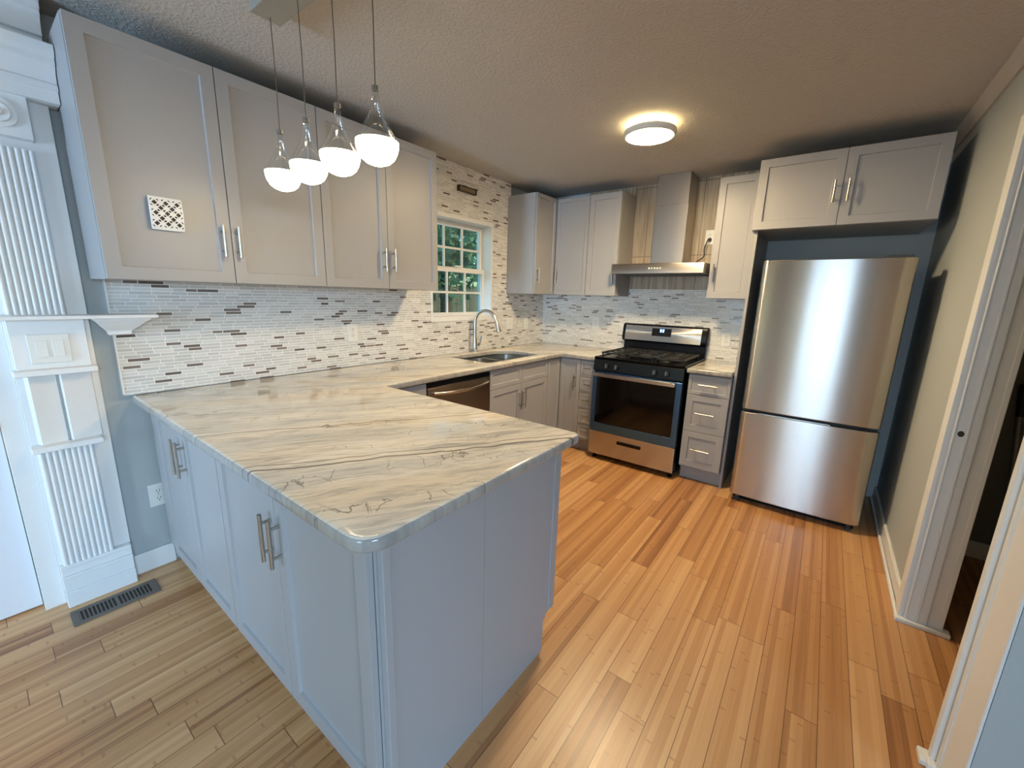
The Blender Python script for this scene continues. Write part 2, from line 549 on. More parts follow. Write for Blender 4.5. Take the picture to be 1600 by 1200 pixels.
# patio door behind the camera and dining window: frames and panes
mb = MB()
for x in (1.45, 1.86, 2.27, 2.34, 2.73, 3.10):
    mb.box(x, YB - 0.09, 0.0, x + 0.05, YB - 0.03, 2.12)
for z in (0.0, 2.06):
    mb.box(1.45, YB - 0.085, z, 3.15, YB - 0.035, z + 0.06)
d2 = mb.obj('door_2', 'white')
d2['kind'] = 'structure'
MB().box(1.48, YB - 0.064, 0.04, 3.12, YB - 0.06, 2.08).obj('pane', 'pane', d2)
mb = MB()
for y in (-5.4, -4.73, -4.05):
    mb.box(XD + 0.03, y, 0.85, XD + 0.09, y + 0.05, 2.05)
for z in (0.85, 1.43, 2.0):
    mb.box(XD + 0.035, -5.4, z, XD + 0.085, -4.0, z + 0.05)
w2 = mb.obj('window_2', 'white')
w2['kind'] = 'structure'
MB().box(XD + 0.06, -5.38, 0.87, XD + 0.064, -4.02, 2.03).obj('pane', 'pane', w2)

mb = MB()
for x in (0.12, 1.05):
    mb.box(x, YB - 0.09, 0.5, x + 0.05, YB - 0.03, 2.08)
for z in (0.5, 1.27, 2.03):
    mb.box(0.12, YB - 0.085, z, 1.10, YB - 0.035, z + 0.05)
w3 = mb.obj('window_added', 'white')  # unseen window, added to let fill light onto the peninsula
w3['kind'] = 'structure'
MB().box(0.14, YB - 0.064, 0.52, 1.08, YB - 0.06, 2.06).obj('pane', 'pane', w3)

# backsplash: mosaic on two walls, wood-look planks behind the hood
TT = 1.4455
mb = MB()
mb.box(-0.03, -3.53, 0.9155, 0, WY0, TT).box(-0.03, -1.88, TT, 0, WY0, CEIL)
mb.box(-0.03, WY0, 0.875, 0, WY1, WZ0).box(-0.03, WY0, WZ1, 0, WY1, CEIL)
mb.box(-0.03, WY1, 0.875, 0, 0.0, TT).box(-0.03, WY1, TT, 0, -0.672, CEIL)
struct('wall_left_tile', mb, 'tile_l')
struct('trim_1', MB().box(-0.029, -3.536, 0.92, 0.003, -3.530, TT).box(-0.029, -0.672, TT + 0.9, 0.004, -0.667, CEIL), 'white')
struct('trim_2', MB().box(0.0, -1.88, 2.318, 0.034, -0.674, CEIL - 0.001), 'tile_l', 0.002)    # tiled cornice band over the window
struct('wall_back_tile', MB().box(0, 0, 0.875, 2.07, 0.012, 1.51), 'tile_b')
struct('wall_back_plank', MB().box(0.5, 0, 1.51, 2.07, 0.012, CEIL), 'plank')

# baseboards, crown, doorway trim
struct('baseboard_left', MB().box(-0.03, -3.602, 0, -0.012, -3.44, 0.105).box(-0.03, YB, 0, -0.012, -4.96, 0.105), 'white', 0.004)
mb = MB()
mb.box(XR - 0.016, -1.50, 0, XR, 0.0, 0.095).box(XR - 0.03, -1.50, 0, XR - 0.016, -0.01, 0.018)
struct('baseboard_right', mb, 'white', 0.004)
struct('baseboard_hallway', MB().box(3.165, -0.595, 0, 4.3, -0.58, 0.1), 'white', 0.003)
struct('baseboard_dining', MB().box(3.06, -2.494, 0, XD, -2.478, 0.1), 'white', 0.003)
struct('trim_3', MB().prism([(XR, CEIL), (XR, CEIL - 0.055), (XR - 0.012, CEIL - 0.055), (XR - 0.03, CEIL - 0.03), (XR - 0.05, CEIL - 0.012), (XR - 0.05, CEIL)], -2.47, 0.0, 'y'), 'ceil')
# far jamb of the doorway, with stop and beads; strike hole; near jamb with casing
mb = MB()
mb.box(3.01, -1.515, 0, 3.155, -1.5, 2.09).box(3.008, -1.52, 0, 3.024, -1.44, 2.12)
mb.box(3.034, -1.524, 0, 3.105, -1.515, 2.09).box(3.030, -1.528, 0, 3.038, -1.515, 2.09).box(3.066, -1.529, 0, 3.076, -1.515, 2.09)
mb.box(3.14, -1.519, 0, 3.158, -1.5, 2.09)
struct('trim_4', mb, 'white', 0.003)
mb = MB()
mb.lathe([(0.010, 0), (0.010, 0.002)], (0, 0, 0), 20, 'y')
o = struct('trim_5', mb, 'bronze')
o.location = (3.053, -1.5262, 0.912)
o.scale = (1, 1, 1.25)
struct('trim_6', MB().box(2.998, -1.545, 0, 3.18, -1.5, 0.02), 'white', 0.004)
mb = MB()
mb.box(3.008, -2.295, 0, 3.05, -2.265, 2.12).box(3.018, -2.335, 0, 3.03, -2.308, 2.12).box(3.022, -2.478, 0, 3.03, -2.295, 2.12)
mb.box(3.03, -2.27, 0, 3.155, -2.255, 2.09)
struct('trim_7', mb, 'white', 0.004)
struct('trim_8', MB().box(2.985, -2.31, 0, 3.03, -2.255, 0.02).box(3.0, -2.325, 0, 3.022, -2.29, 0.028), 'white', 0.004)
struct('trim_9', MB().box(3.01, -2.27, 2.09, 3.155, -1.5, 2.105).box(3.012, -2.33, 2.105, 3.03, -1.44, 2.165), 'white', 0.003)

# door 1 in the left wall beside the pilaster
d1 = MB().box(-0.11, DY0 + 0.004, 0.008, -0.068, DY1 - 0.004, 2.05).obj('door_1', 'door', None, 0.002)
d1['kind'] = 'structure'
kn = MB()
kn.lathe([(0.0, 0.062), (0.018, 0.06), (0.027, 0.045), (0.024, 0.03), (0.010, 0.022), (0.010, 0.006), (0.026, 0.005), (0.026, 0.0)], (-0.068, -3.945, 0.86), 28, 'x')
kn.obj('door_handle', 'knobblk', d1)
struct('trim_10', MB().box(-0.15, DY1 - 0.001, 0, -0.03, DY1 + 0.01, 2.06).box(-0.03, DY1 - 0.001, 0, -0.016, -3.842, 2.06), 'white', 0.002)


# ------------------------------------------------------------------ white door surround with mantel shelf
def flutes(mb, y0, y1, z0, z1, x0, x1, n, axis_pts=None):
    """a fluted board: rounded ribs side by side (outline extruded upward)"""
    pts = [(x0, y0), (x0, y1)]
    top = []
    w = (y1 - y0) / n
    for i in range(n):
        for k in range(7):
            a = PI * k / 6
            top.append((x1 - 0.011 + 0.011 * math.sin(a), y0 + w * (i + 0.5) - w * 0.46 * math.cos(a)))
    pts = [(x0, y0)] + top + [(x0, y1)]
    mb.prism(pts, z0, z1, 'z')
    return mb


sur = thing('door_surround', 'white fluted pilaster and cornice framing the white door on the left wall', 'door surround', (0, 0, 0))
PY0, PY1 = -3.842, -3.604
MB().box(-0.03, PY0, 0.0, 0.004, PY1, 2.10).obj('backing_board', 'white', sur, 0.002)
flutes(MB(), PY0 + 0.012, -3.665, 0.20, 0.75, 0.004, 0.034, 9).obj('fluted_panel', 'white', sur)
flutes(MB(), PY0 + 0.012, -3.668, 1.28, 1.91, 0.004, 0.034, 9).obj('fluted_panel', 'white', sur)
mb = MB().box(0.004, PY0, 0.0, 0.046, PY1 - 0.004, 0.075).box(0.004, PY0, 0.075, 0.040, PY1 - 0.004, 0.135)
mb.box(0.004, PY0, 0.135, 0.044, PY1 - 0.004, 0.15).box(0.004, PY0, 0.15, 0.034, PY1 - 0.004, 0.185).box(0.004, PY0, 0.185, 0.040, PY1 - 0.004, 0.20)
mb.obj('plinth', 'white', sur, 0.003)
MB().box(0.004, PY0 - 0.004, 0.735, 0.072, PY1 - 0.03, 0.758).obj('ledge', 'white', sur, 0.004)
MB().box(0.004, PY0 - 0.006, 1.052, 0.072, PY1 - 0.006, 1.076).obj('ledge', 'white', sur, 0.004)
mb = MB().prism([(0.004, PY0 + 0.02), (0.036, PY0 + 0.03), (0.022, -3.735), (0.004, -3.731)], 0.758, 1.052, 'z')
mb.prism([(0.004, -3.729), (0.036, -3.722), (0.022, -3.63), (0.004, -3.625)], 0.758, 1.052, 'z')
mb.obj('slanted_panel', 'white', sur, 0.002)
MB().box(0.004, PY0 + 0.006, 1.076, 0.038, PY1 - 0.02, 1.276).obj('switch_panel', 'white', sur, 0.002)
rb = MB().box(0.004, PY0 + 0.006, 1.945, 0.052, -3.664, 2.10).obj('corner_block', 'white', sur, 0.003)
MB().lathe([(0.048, 0), (0.05, 0.006), (0.036, 0.005), (0.032, 0.011), (0.016, 0.008), (0.012, 0.016), (0.0, 0.018)], (0.052, -3.745, 2.02), 32, 'x').obj('rosette', 'white', rb)
cap = [(-0.02, 2.09), (0.072, 2.09), (0.072, 2.132), (0.086, 2.134), (0.086, 2.152), (0.080, 2.156), (0.086, 2.185), (0.100, 2.205), (0.104, 2.212), (0.112, 2.214), (0.112, 2.232), (0.124, 2.236), (0.132, 2.25), (0.132, 2.275), (-0.02, 2.28)]
MB().prism(cap, -4.97, -3.578, 'y').obj('cornice_cap', 'white', sur, 0.002)
crn = [(-0.02, 2.285), (0.05, 2.285), (0.05, 2.312), (0.066, 2.315), (0.066, 2.325), (0.070, 2.345), (0.086, 2.368), (0.094, 2.372), (0.094, 2.384), (0.108, 2.388), (0.112, 2.404), (0.128, 2.41), (0.128, 2.428), (-0.02, 2.428)]
MB().prism(crn, -4.97, -3.592, 'y').obj('crown', 'white', sur, 0.002)
sh = MB().box(0.005, -3.87, 1.278, 0.135, -3.394, 1.293).obj('mantel_shelf', 'white', sur, 0.003)
mb = MB()
prof = [(0.0, 1.277, 0.098), (0.006, 1.268, 0.096), (0.022, 1.258, 0.088), (0.04, 1.240, 0.070), (0.06, 1.222, 0.046), (0.066, 1.214, 0.042), (0.066, 1.206, 0.042), (0.072, 1.200, 0.036)]
rings = []
for ins, z, dx in prof:
    rings.append([mb.b.verts.new(p) for p in ((0.002, -3.602 + ins * 0.7, z), (0.002 + dx, -3.602 + ins * 0.7, z), (0.002 + dx, -3.412 - ins, z), (0.002, -3.412 - ins, z))])
for a, b in zip(rings, rings[1:]):
    for k in range(4):
        mb.b.faces.new((a[k], a[(k + 1) % 4], b[(k + 1) % 4], b[k]))
mb.b.faces.new(rings[0])
mb.b.faces.new(rings[-1][::-1])
mb.obj('bracket_moulding', 'white', sh, 0, angle=20)


# ------------------------------------------------------------------ electrical plates
def outlet(label, loc, rz, group=None, w=0.075, h=0.118):
    t = thing('wall_outlet', label, 'outlet', loc, rz, group)
    MB().box(-w / 2, -0.006, -h / 2, w / 2, -0.0005, h / 2).obj('cover_plate', 'plastic', t, 0.002)
    for s in (-1, 1):
        mb = MB()
        mb.lathe([(0.0165, 0), (0.0165, -0.002), (0.0, -0.002)], (0, -0.0061, 0.0195 * s), 24, 'y')
        r = mb.obj('receptacle', 'plastic', t)
        mb = MB()
        for dx in (-0.006, 0.006):
            mb.box(dx - 0.0012, -0.0088, 0.0195 * s - 0.001, dx + 0.0012, -0.0075, 0.0195 * s + 0.008)
        mb.lathe([(0.0025, 0), (0.0025, -0.0012)], (0, -0.0076, 0.0195 * s - 0.008), 10, 'y')
        mb.obj('slots', 'slot', r)
    MB().lathe([(0.003, 0), (0.002, -0.0015)], (0, -0.006, 0), 12, 'y').obj('screw', 'nickel', t)
    return t


RL = PI / 2     # turn a -y facing thing to face +x
outlet('white outlet on the long mosaic backsplash under the four-door cabinet row', (0.0, -2.353, 1.145), RL)
outlet('white outlet on mosaic tile between the back corner and the range', (0.657, 0.0, 1.165), 0)
outlet('white outlet on mosaic tile right of the range backguard', (1.882, 0.0, 1.10), 0)
outlet('white outlet on the blue-grey wall low beside the peninsula cabinets', (-0.03, -3.468, 0.385), RL)
ho = outlet('white outlet beside the hood chimney with a black cord plugged in', (1.655, 0.0, 1.945), 0)
# double plate and single switch near the corner
t = thing('outlet_plate', 'wide white double plate on mosaic tile right of the faucet spout', 'outlet', (0.0, -0.612, 1.148), RL)
MB().box(-0.056, -0.006, -0.058, 0.056, -0.0005, 0.058).obj('cover_plate', 'plastic', t, 0.002)
for s in (-1, 1):
    MB().box(s * 0.024 - 0.0165, -0.0085, -0.033, s * 0.024 + 0.0165, -0.0061, 0.033).obj('insert', 'plastic', t, 0.001)
t = thing('light_switch', 'narrow white switch plate on mosaic tile nearest the back corner', 'light switch', (0.0, -0.322, 1.135), RL)
MB().box(-0.036, -0.006, -0.058, 0.036, -0.0005, 0.058).obj('cover_plate', 'plastic', t, 0.002)
MB().box(-0.0165, -0.009, -0.033, 0.0165, -0.0061, 0.033).obj('rocker', 'plastic', t, 0.002)
t = thing('rocker_switch', 'white double rocker switch plate on the pilaster below the mantel shelf', 'light switch', (0.038, -3.735, 1.158), RL)
MB().box(-0.058, -0.006, -0.0585, 0.058, -0.0005, 0.0585).obj('cover_plate', 'plastic', t, 0.002)
for s in (-1, 1):
    MB().prism([(-0.0062, -0.033), (-0.0105, -0.033), (-0.0075, 0.0), (-0.0085, 0.033), (-0.0062, 0.033)], s * 0.023 - 0.0165, s * 0.023 + 0.0165, 'x').obj('rocker', 'plastic', t, 0.0006)


# ------------------------------------------------------------------ cabinet builders (local: face towards -y, width along x, front of box at y=0)
def bar_pull(parent, x, z, y, length, vertical=True, r=0.006, stand=0.03):
    mb = MB()
    h = length / 2
    ax = (lambda s: (x, y - stand, z + s)) if vertical else (lambda s: (x + s, y - stand, z))
    bs = (lambda s: (x, y, z + s)) if vertical else (lambda s: (x + s, y, z))
    mb.tube([ax(-h), ax(h)], r, 14)
    for s in (-h * 0.62, h * 0.62):
        mb.tube([bs(s), ax(s)], r * 0.8, 12)
    return mb.obj('handle', 'nickel', parent)


def body(t, w, d, z0, z1, name='carcass'):
    return MB().box(0, 0, z0, w, d, z1).obj(name, 'cab', t, 0.001)


G = 0.0016      # half the gap between doors


def doors(t, spec, z0, z1, hz, hl=0.135, rail=0.07):
    """spec: list of (x0, x1, handle_x or None)"""
    out = []
    for x0, x1, hx in spec:
        d = MB().shaker(x0 + G, x1 - G, z0 + G, z1 - G, rail=rail).obj('door', 'cab', t, 0.0012)
        d.location.y = -0.002
        if hx is not None:
            bar_pull(d, hx, hz, -0.019, hl)
        out.append(d)
    return out


UB, UT, UD = 1.4394, 2.3278, 0.3105
# wall cabinets on the window wall
t = thing('wall_cabinet', 'grey double-door wall cabinet nearest the pilaster with a square white grille', 'cabinet', (UD, -3.5756, 0), RL)
wd = 0.879
body(t, wd, UD - 0.001, UB, UT)
dr = doors(t, [(0, wd / 2, wd / 2 - 0.038), (wd / 2, wd, wd / 2 + 0.022)], UB, UT, 1.622)
# grille on the left door: square plate pierced with a lattice of rings
gx, gz, gs = 0.212, 1.706, 0.064
mb = MB().prism([(-0.021, -gs), (-0.028, -gs + 0.012), (-0.034, 0), (-0.028, gs - 0.012), (-0.021, gs)], gx - 0.054, gx + 0.054, 'x')
for v in mb.b.verts:
    v.co.z += gz
gr = mb.obj('vent_grille', 'white', dr[0], 0.001)
# pierced pattern: dark squares and lens-shaped slits over the plate
mb = MB()


def plate_y(z):
    return -0.0345 + 0.0065 * (abs(z - gz) / (gs - 0.012))


def patch(cx, cz, pts):
    vs = [mb.b.verts.new((cx + a, plate_y(cz + b) - 0.0008, cz + b)) for a, b in pts]
    mb.b.faces.new(vs)


st = 0.0275
for i in range(-2, 3):
    for k in range(-2, 3):
        if (i + k) % 2:
            continue
        cx, cz = gx + i * st * 0.66, gz + k * st * 0.72
        a = 0.0092
        patch(cx, cz, [(-a, 0), (0, -a), (a, 0), (0, a)])
        for sx in (-1, 1):
            for sz in (-1, 1):
                px, pz = cx + sx * 0.0105, cz + sz * 0.0105
                u, v = 0.0058, 0.0024
                dx, dz = sx * 0.7071, sz * 0.7071
                patch(px, pz, [(-dz * u, dx * u), (dx * v, dz * v), (dz * u, -dx * u), (-dx * v, -dz * v)])
mb.obj('grille_opening', 'slot', gr)

t = thing('wall_cabinet', 'grey double-door wall cabinet behind the pendants, beside the window', 'cabinet', (UD, -2.6956, 0), RL)
wd = 0.8204
body(t, wd, UD - 0.001, UB, UT)
doors(t, [(0, wd / 2, wd / 2 - 0.034), (wd / 2, wd, wd / 2 + 0.034)], UB, UT, 1.612)

# corner wall cabinet, L-shaped with a two-leaf door
t = thing('corner_wall_cabinet', 'L-shaped grey corner wall cabinet with hinged two-leaf door right of the window', 'cabinet', (0, 0, 0))
pts = [(0.002, -0.001), (0.002, -0.672), (UD, -0.672), (UD, -UD), (0.677, -UD), (0.677, -0.001)]
MB().prism(pts, UB, UT).obj('carcass', 'cab', t, 0.001)
lf = MB().shaker(0.0, 0.335, UB + G, UT - G, rail=0.05).obj('door', 'cab', t, 0.0012)
lf.location = (UD + 0.002, -0.670, 0)
lf.rotation_euler = (0, 0, RL)
bar_pull(lf, 0.028, 1.612, -0.019, 0.135)
lf = MB().shaker(UD + 0.024, 0.676, UB + G, UT - G, rail=0.05).obj('door', 'cab', t, 0.0012)
lf.location.y = -UD - 0.002
bar_pull(lf, UD + 0.05, 1.612, -0.019, 0.135)

t = thing('wall_cabinet', 'narrow grey wall cabinet left of the range hood', 'cabinet', (0.679, -UD, 0))
body(t, 0.302, UD - 0.001, UB, UT)
doors(t, [(0, 0.302, 0.274)], UB, UT, 1.612)
t = thing('wall_cabinet', 'narrow grey wall cabinet right of the range hood', 'cabinet', (1.7535, -UD, 0))
body(t, 0.2825, UD - 0.001, UB, UT)
doors(t, [(0, 0.2825, 0.034)], UB, UT, 1.63)

t = thing('refrigerator_top_cabinet', 'wide grey two-door wall cabinet above the steel refrigerator', 'cabinet', (2.0532, -0.615, 0))
body(t, 0.8938, 0.613, 1.8896, 2.3231)
doors(t, [(0, 0.4505, 0.413), (0.4505, 0.8938, 0.481)], 1.8896, 2.3231, 2.08, 0.125)

tag(MB().box(2.067, -0.585, 0.0, 2.086, -0.0005, 1.888).obj('refrigerator_side_panel', 'cab', None, 0.001),
    'tall thin grey panel standing between the drawer cabinet and the refrigerator', 'panel')


# base units
BT, TK = 0.876, 0.112


def base_body(t, w, d, z1=BT - 0.001):
    MB().box(0, 0, TK, w, d, z1).obj('carcass', 'cab', t, 0.001)
    MB().box(0, 0.06, 0.0, w, d, TK).obj('toe_kick', 'cab', t)


FX = 0.604      # box front of the base run; door faces stand 21 mm proud
t = thing('drawer_cabinet', 'narrow grey cabinet of five small drawers left of the range', 'cabinet', (0.8375, -FX, 0))
base_body(t, 0.1475, FX - 0.002)
for k in range(5):
    z1 = 0.866 - k * 0.1478
    d = MB().shaker(G, 0.1475 - G, z1 - 0.1478 + G, z1 - G, rail=0.034, dep=0.005).obj('drawer', 'cab', t, 0.001)
    d.location.y = -0.002
    bar_pull(d, 0.072, z1 - 0.066, -0.019, 0.07, False, 0.005, 0.026)

t = thing('drawer_cabinet', 'grey cabinet of three deep drawers between range and refrigerator panel', 'cabinet', (1.7655, -FX, 0))
base_body(t, 0.298, FX - 0.002)
for z0, z1 in ((0.714, 0.868), (0.421, 0.714), (0.128, 0.421)):
    d = MB().shaker(G, 0.298 - G, z0 + G, z1 - G, rail=0.034 if z1 > 0.8 else 0.07, dep=0.008).obj('drawer', 'cab', t, 0.001)
    d.location.y = -0.002
    bar_pull(d, 0.146, (z0 + z1) / 2 + 0.004, -0.019, 0.13, False)

t = thing('corner_base_cabinet', 'L-shaped grey corner base cabinet with two-leaf door under the counter corner', 'cabinet', (0, 0, 0))
MB().prism([(0.002, -0.001), (0.002, -0.838), (FX, -0.838), (FX, -FX), (0.836, -FX), (0.836, -0.001)], TK, BT - 0.001).obj('carcass', 'cab', t, 0.001)
MB().prism([(0.002, -0.001), (0.002, -0.838), (FX - 0.06, -0.838), (FX - 0.06, -FX + 0.06), (0.836, -FX + 0.06), (0.836, -0.001)], 0.0, TK).obj('toe_kick', 'cab', t)
lf = MB().shaker(0.0, 0.208, TK + 0.01, 0.866, rail=0.05).obj('door', 'cab', t, 0.0012)
lf.location = (FX + 0.002, -0.836, 0)
lf.rotation_euler = (0, 0, RL)
lf = MB().shaker(FX + 0.024, 0.834, TK + 0.01, 0.866, rail=0.05).obj('door', 'cab', t, 0.0012)
lf.location.y = -FX - 0.002
bar_pull(lf, 0.785, 0.66, -0.019, 0.135)

t = thing('sink_base_cabinet', 'grey sink cabinet with two false drawer fronts over two doors', 'cabinet', (FX, -1.642, 0), RL)
MB().box(0, 0, TK, 0.802, 0.018, BT - 0.001).box(0, 0.018, TK, 0.018, FX - 0.002, BT - 0.001).box(0.784, 0.018, TK, 0.802, FX - 0.002, BT - 0.001).box(0.018, 0.018, TK, 0.784, FX - 0.002, TK + 0.018).obj('carcass', 'cab', t, 0.001)
MB().box(0, 0.06, 0, 0.802, FX - 0.002, TK).obj('toe_kick', 'cab', t)
for x0, x1 in ((0, 0.401), (0.401, 0.802)):
    d = MB().shaker(x0 + G, x1 - G, 0.72 + G, 0.868, rail=0.045).obj('false_drawer_front', 'cab', t, 0.0012)
    d.location.y = -0.002
doors(t, [(0, 0.401, 0.372), (0.401, 0.802, 0.43)], TK + 0.01, 0.72, 0.585, 0.16)

# dishwasher
t = thing('dishwasher', 'stainless dishwasher with bowed bar handle under the counter left of the sink', 'dishwasher', (FX, -2.252, 0), RL)
MB().box(0.002, 0.0, 0.10, 0.606, FX - 0.01, BT - 0.004).obj('tub', 'black', t, 0.002)
MB().box(0.004, -0.028, 0.115, 0.604, -0.001, 0.835).obj('door_panel', 'steeldw', t, 0.004)
MB().box(0.004, -0.024, 0.838, 0.604, -0.001, 0.868).obj('control_strip', 'black', t, 0.003)
MB().box(0.004, 0.05, 0.0, 0.604, 0.07, 0.10).obj('toe_kick', 'black', t)
mb = MB()
pts = []
for k in range(13):
    u = -1 + 2 * k / 12
    pts.append((0.304 + u * 0.262, -0.040 - 0.030 * (1 - u * u), 0.800 - 0.012 * (1 - u * u)))
mb.tube([(pts[0][0], -0.026, pts[0][2])] + pts + [(pts[-1][0], -0.026, pts[-1][2])], 0.011, 12)
mb.obj('handle', 'steel', t)

# blind base unit that joins the window run to the peninsula, and kitchen-side peninsula base
t = thing('blind_base_cabinet', 'grey filler cabinet where the peninsula meets the dishwasher', 'cabinet', (0, 0, 0))
MB().box(0.002, -3.13, TK, FX, -2.254, BT - 0.001).obj('carcass', 'cab', t, 0.001)
MB().box(0.002, -3.13, 0, FX - 0.06, -2.254, TK).obj('toe_kick', 'cab', t)
MB().box(FX + 0.001, -2.60, TK + 0.01, FX + 0.02, -2.256, 0.868).obj('filler_strip', 'cab', t, 0.001)
t = thing('peninsula_base_cabinet', 'grey kitchen-side base cabinet of the peninsula below the counter end', 'cabinet', (1.795, -2.655, 0), PI)
base_body(t, 1.188, 0.47)
doors(t, [(0.0, 0.4, 0.36), (0.4, 0.8, 0.44), (0.8, 1.18, 1.14)], TK + 0.01, 0.868, 0.70)

# dining-side peninsula cabinets
PF = -3.441
t = thing('peninsula_cabinet', 'pale grey two-door peninsula cabinet nearest the left wall and outlet', 'cabinet', (0.0, PF, 0))
MB().box(0.0, 0, TK, 0.874, 0.305, BT - 0.001).obj('carcass', 'cab', t, 0.001)
MB().box(0.0, 0.05, 0, 0.874, 0.305, TK).obj('toe_kick', 'cab', t)
MB().box(0.0, -0.012, TK, 0.108, -0.001, 0.868).obj('filler_strip', 'cab', t, 0.001)
doors(t, [(0.11, 0.485, 0.455), (0.485, 0.874, 0.515)], TK - 0.006, 0.868, 0.722, 0.155)
t = thing('peninsula_cabinet', 'pale grey two-door peninsula cabinet at the counter end, nearest the viewer', 'cabinet', (0.8745, PF, 0))
MB().box(0.0, 0, TK, 0.921, 0.305, BT - 0.001).obj('carcass', 'cab', t, 0.001)
MB().box(0.0, 0.05, 0, 0.921, 0.305, TK).obj('toe_kick', 'cab', t)
doors(t, [(0.002, 0.454, 0.426), (0.454, 0.921, 0.482)], TK - 0.006, 0.868, 0.692, 0.155)

t = thing('peninsula_end_panel', 'broad flat grey panel closing the free end of the peninsula', 'panel', (1.7965, 0, 0))
MB().box(0.0, -3.07, 0, 0.016, -2.700, BT - 0.002).box(0, -2.700, TK + 0.06, 0.016, -2.655, BT - 0.002).obj('skin_panel', 'cab', t)
MB().box(0.0, -3.434, 0, 0.016, -3.071, BT - 0.002).obj('skin_panel', 'cab', t)
MB().box(0.0005, -3.4345, 0, 0.022, -3.412, BT - 0.002).obj('edge_strip', 'cab', t, 0.002)
MB().box(0.0005, -2.672, TK + 0.058, 0.022, -2.632, BT - 0.002).obj('edge_strip', 'cab', t, 0.002)


# ------------------------------------------------------------------ stone worktops
def slab(name, loops, z0, z1, r=0.012):
    """flat stone slab with eased edges from 2D outlines (the first outer, the rest holes)"""
    cu = bpy.data.curves.new(name, 'CURVE')
    cu.dimensions = '2D'
    cu.fill_mode = 'BOTH'
    cu.extrude = (z1 - z0) / 2 - r
    cu.bevel_depth = r
    cu.bevel_resolution = 3
    cu.offset = -r
    for lp in loops:
        sp = cu.splines.new('POLY')
        sp.points.add(len(lp) - 1)
        for p, q in zip(sp.points, lp):
            p.co = (q[0], q[1], 0, 1)
        sp.use_cyclic_u = True
    tmp = bpy.data.objects.new(name, cu)
    COL.objects.link(tmp)
    dg = bpy.context.evaluated_depsgraph_get()
    me = bpy.data.meshes.new_from_object(tmp.evaluated_get(dg))
    bpy.data.objects.remove(tmp)
    bpy.data.curves.remove(cu)
    bm = bmesh.new()
    bm.from_mesh(me)
    bmesh.ops.translate(bm, verts=bm.verts, vec=(0, 0, (z0 + z1) / 2))
    bmesh.ops.remove_doubles(bm, verts=bm.verts, dist=1e-5)
    bmesh.ops.recalc_face_normals(bm, faces=bm.faces)
    bpy.data.meshes.remove(me)
    k = MB()
    k.b.free()
    k.b = bm
    o = k.obj(name, 'granite', None, angle=30)
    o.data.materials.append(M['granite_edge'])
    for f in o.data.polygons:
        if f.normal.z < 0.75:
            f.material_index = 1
    return o


def rounded(pts, rad):
    """replace each corner of an outline with an arc; rad: one radius per corner"""
    out = []
    n = len(pts)
    for i, p in enumerate(pts):
        r = rad[i] if isinstance(rad, (list, tuple)) else rad
        P = Vector(p)
        A, B = Vector(pts[i - 1]), Vector(pts[(i + 1) % n])
        if r <= 0:
            out.append(tuple(P))
            continue
        a, b = (A - P).normalized(), (B - P).normalized()
        s, e = P + a * r, P + b * r
        for k in range(9):
            tt = k / 8
            out.append(tuple((1 - tt) ** 2 * s + 2 * (1 - tt) * tt * P * 1.0 + tt ** 2 * e))
    return out


CZ0, CZ1 = BT, 0.915
outer = rounded([(0.001, -0.001), (0.001, -3.512), (1.866, -3.512), (1.866, -2.575), (0.652, -2.575), (0.652, -0.652), (0.984, -0.652), (0.984, -0.001)],
                [0, 0.02, 0.075, 0.03, 0.03, 0.05, 0.006, 0])
SX0, SX1, SY0, SY1 = 0.125, 0.548, -1.575, -0.865
hole = rounded([(SX0, SY0), (SX1, SY0), (SX1, SY1), (SX0 + 0.10, SY1), (SX0, SY1 - 0.12)], [0.05, 0.05, 0.07, 0.06, 0.06])
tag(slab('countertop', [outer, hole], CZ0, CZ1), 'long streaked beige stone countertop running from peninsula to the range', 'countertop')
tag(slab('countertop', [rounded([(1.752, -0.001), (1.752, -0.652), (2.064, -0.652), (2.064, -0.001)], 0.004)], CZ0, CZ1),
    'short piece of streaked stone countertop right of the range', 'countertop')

# sink, double bowl, under the stone
t = thing('kitchen_sink', 'stainless double-bowl sink set into the counter below the window', 'sink', (0, 0, 0))


def bowl(x0, x1, y0, y1, zb):
    mb = MB()
    zt = CZ0 - 0.002
    rims = []
    for ins, z in ((-0.014, zt), (0.0, zt), (0.006, zb + 0.03), (0.016, zb + 0.008), (0.035, zb)):
        lp = rounded([(x0 + ins, y0 + ins), (x1 - ins, y0 + ins), (x1 - ins, y1 - ins), (x0 + ins, y1 - ins)], 0.05)
        rims.append([mb.b.verts.new((p[0], p[1], z)) for p in lp])
    for a, b in zip(rims, rims[1:]):
        for k in range(len(a)):
            mb.b.faces.new((a[k], a[(k + 1) % len(a)], b[(k + 1) % len(a)], b[k]))
    mb.b.faces.new(rims[-1])
    o = mb.obj('bowl', 'basin', t)
    md = o.modifiers.new('thick', 'SOLIDIFY')
    md.thickness = 0.0015
    cx, cy = (x0 + x1) / 2 - 0.04, (y0 + y1) / 2
    MB().lathe([(0.045, 0.0005), (0.045, 0.003), (0.034, 0.003), (0.03, -0.0), (0.0, 0.0005)], (cx, cy, zb + 0.001), 28).obj('drain', 'chrome', o)


bowl(0.152, SX1 + 0.004, SY0 + 0.004, -1.232, 0.70)
bowl(0.152, SX1 + 0.004, -1.204, SY1 - 0.004, 0.70)

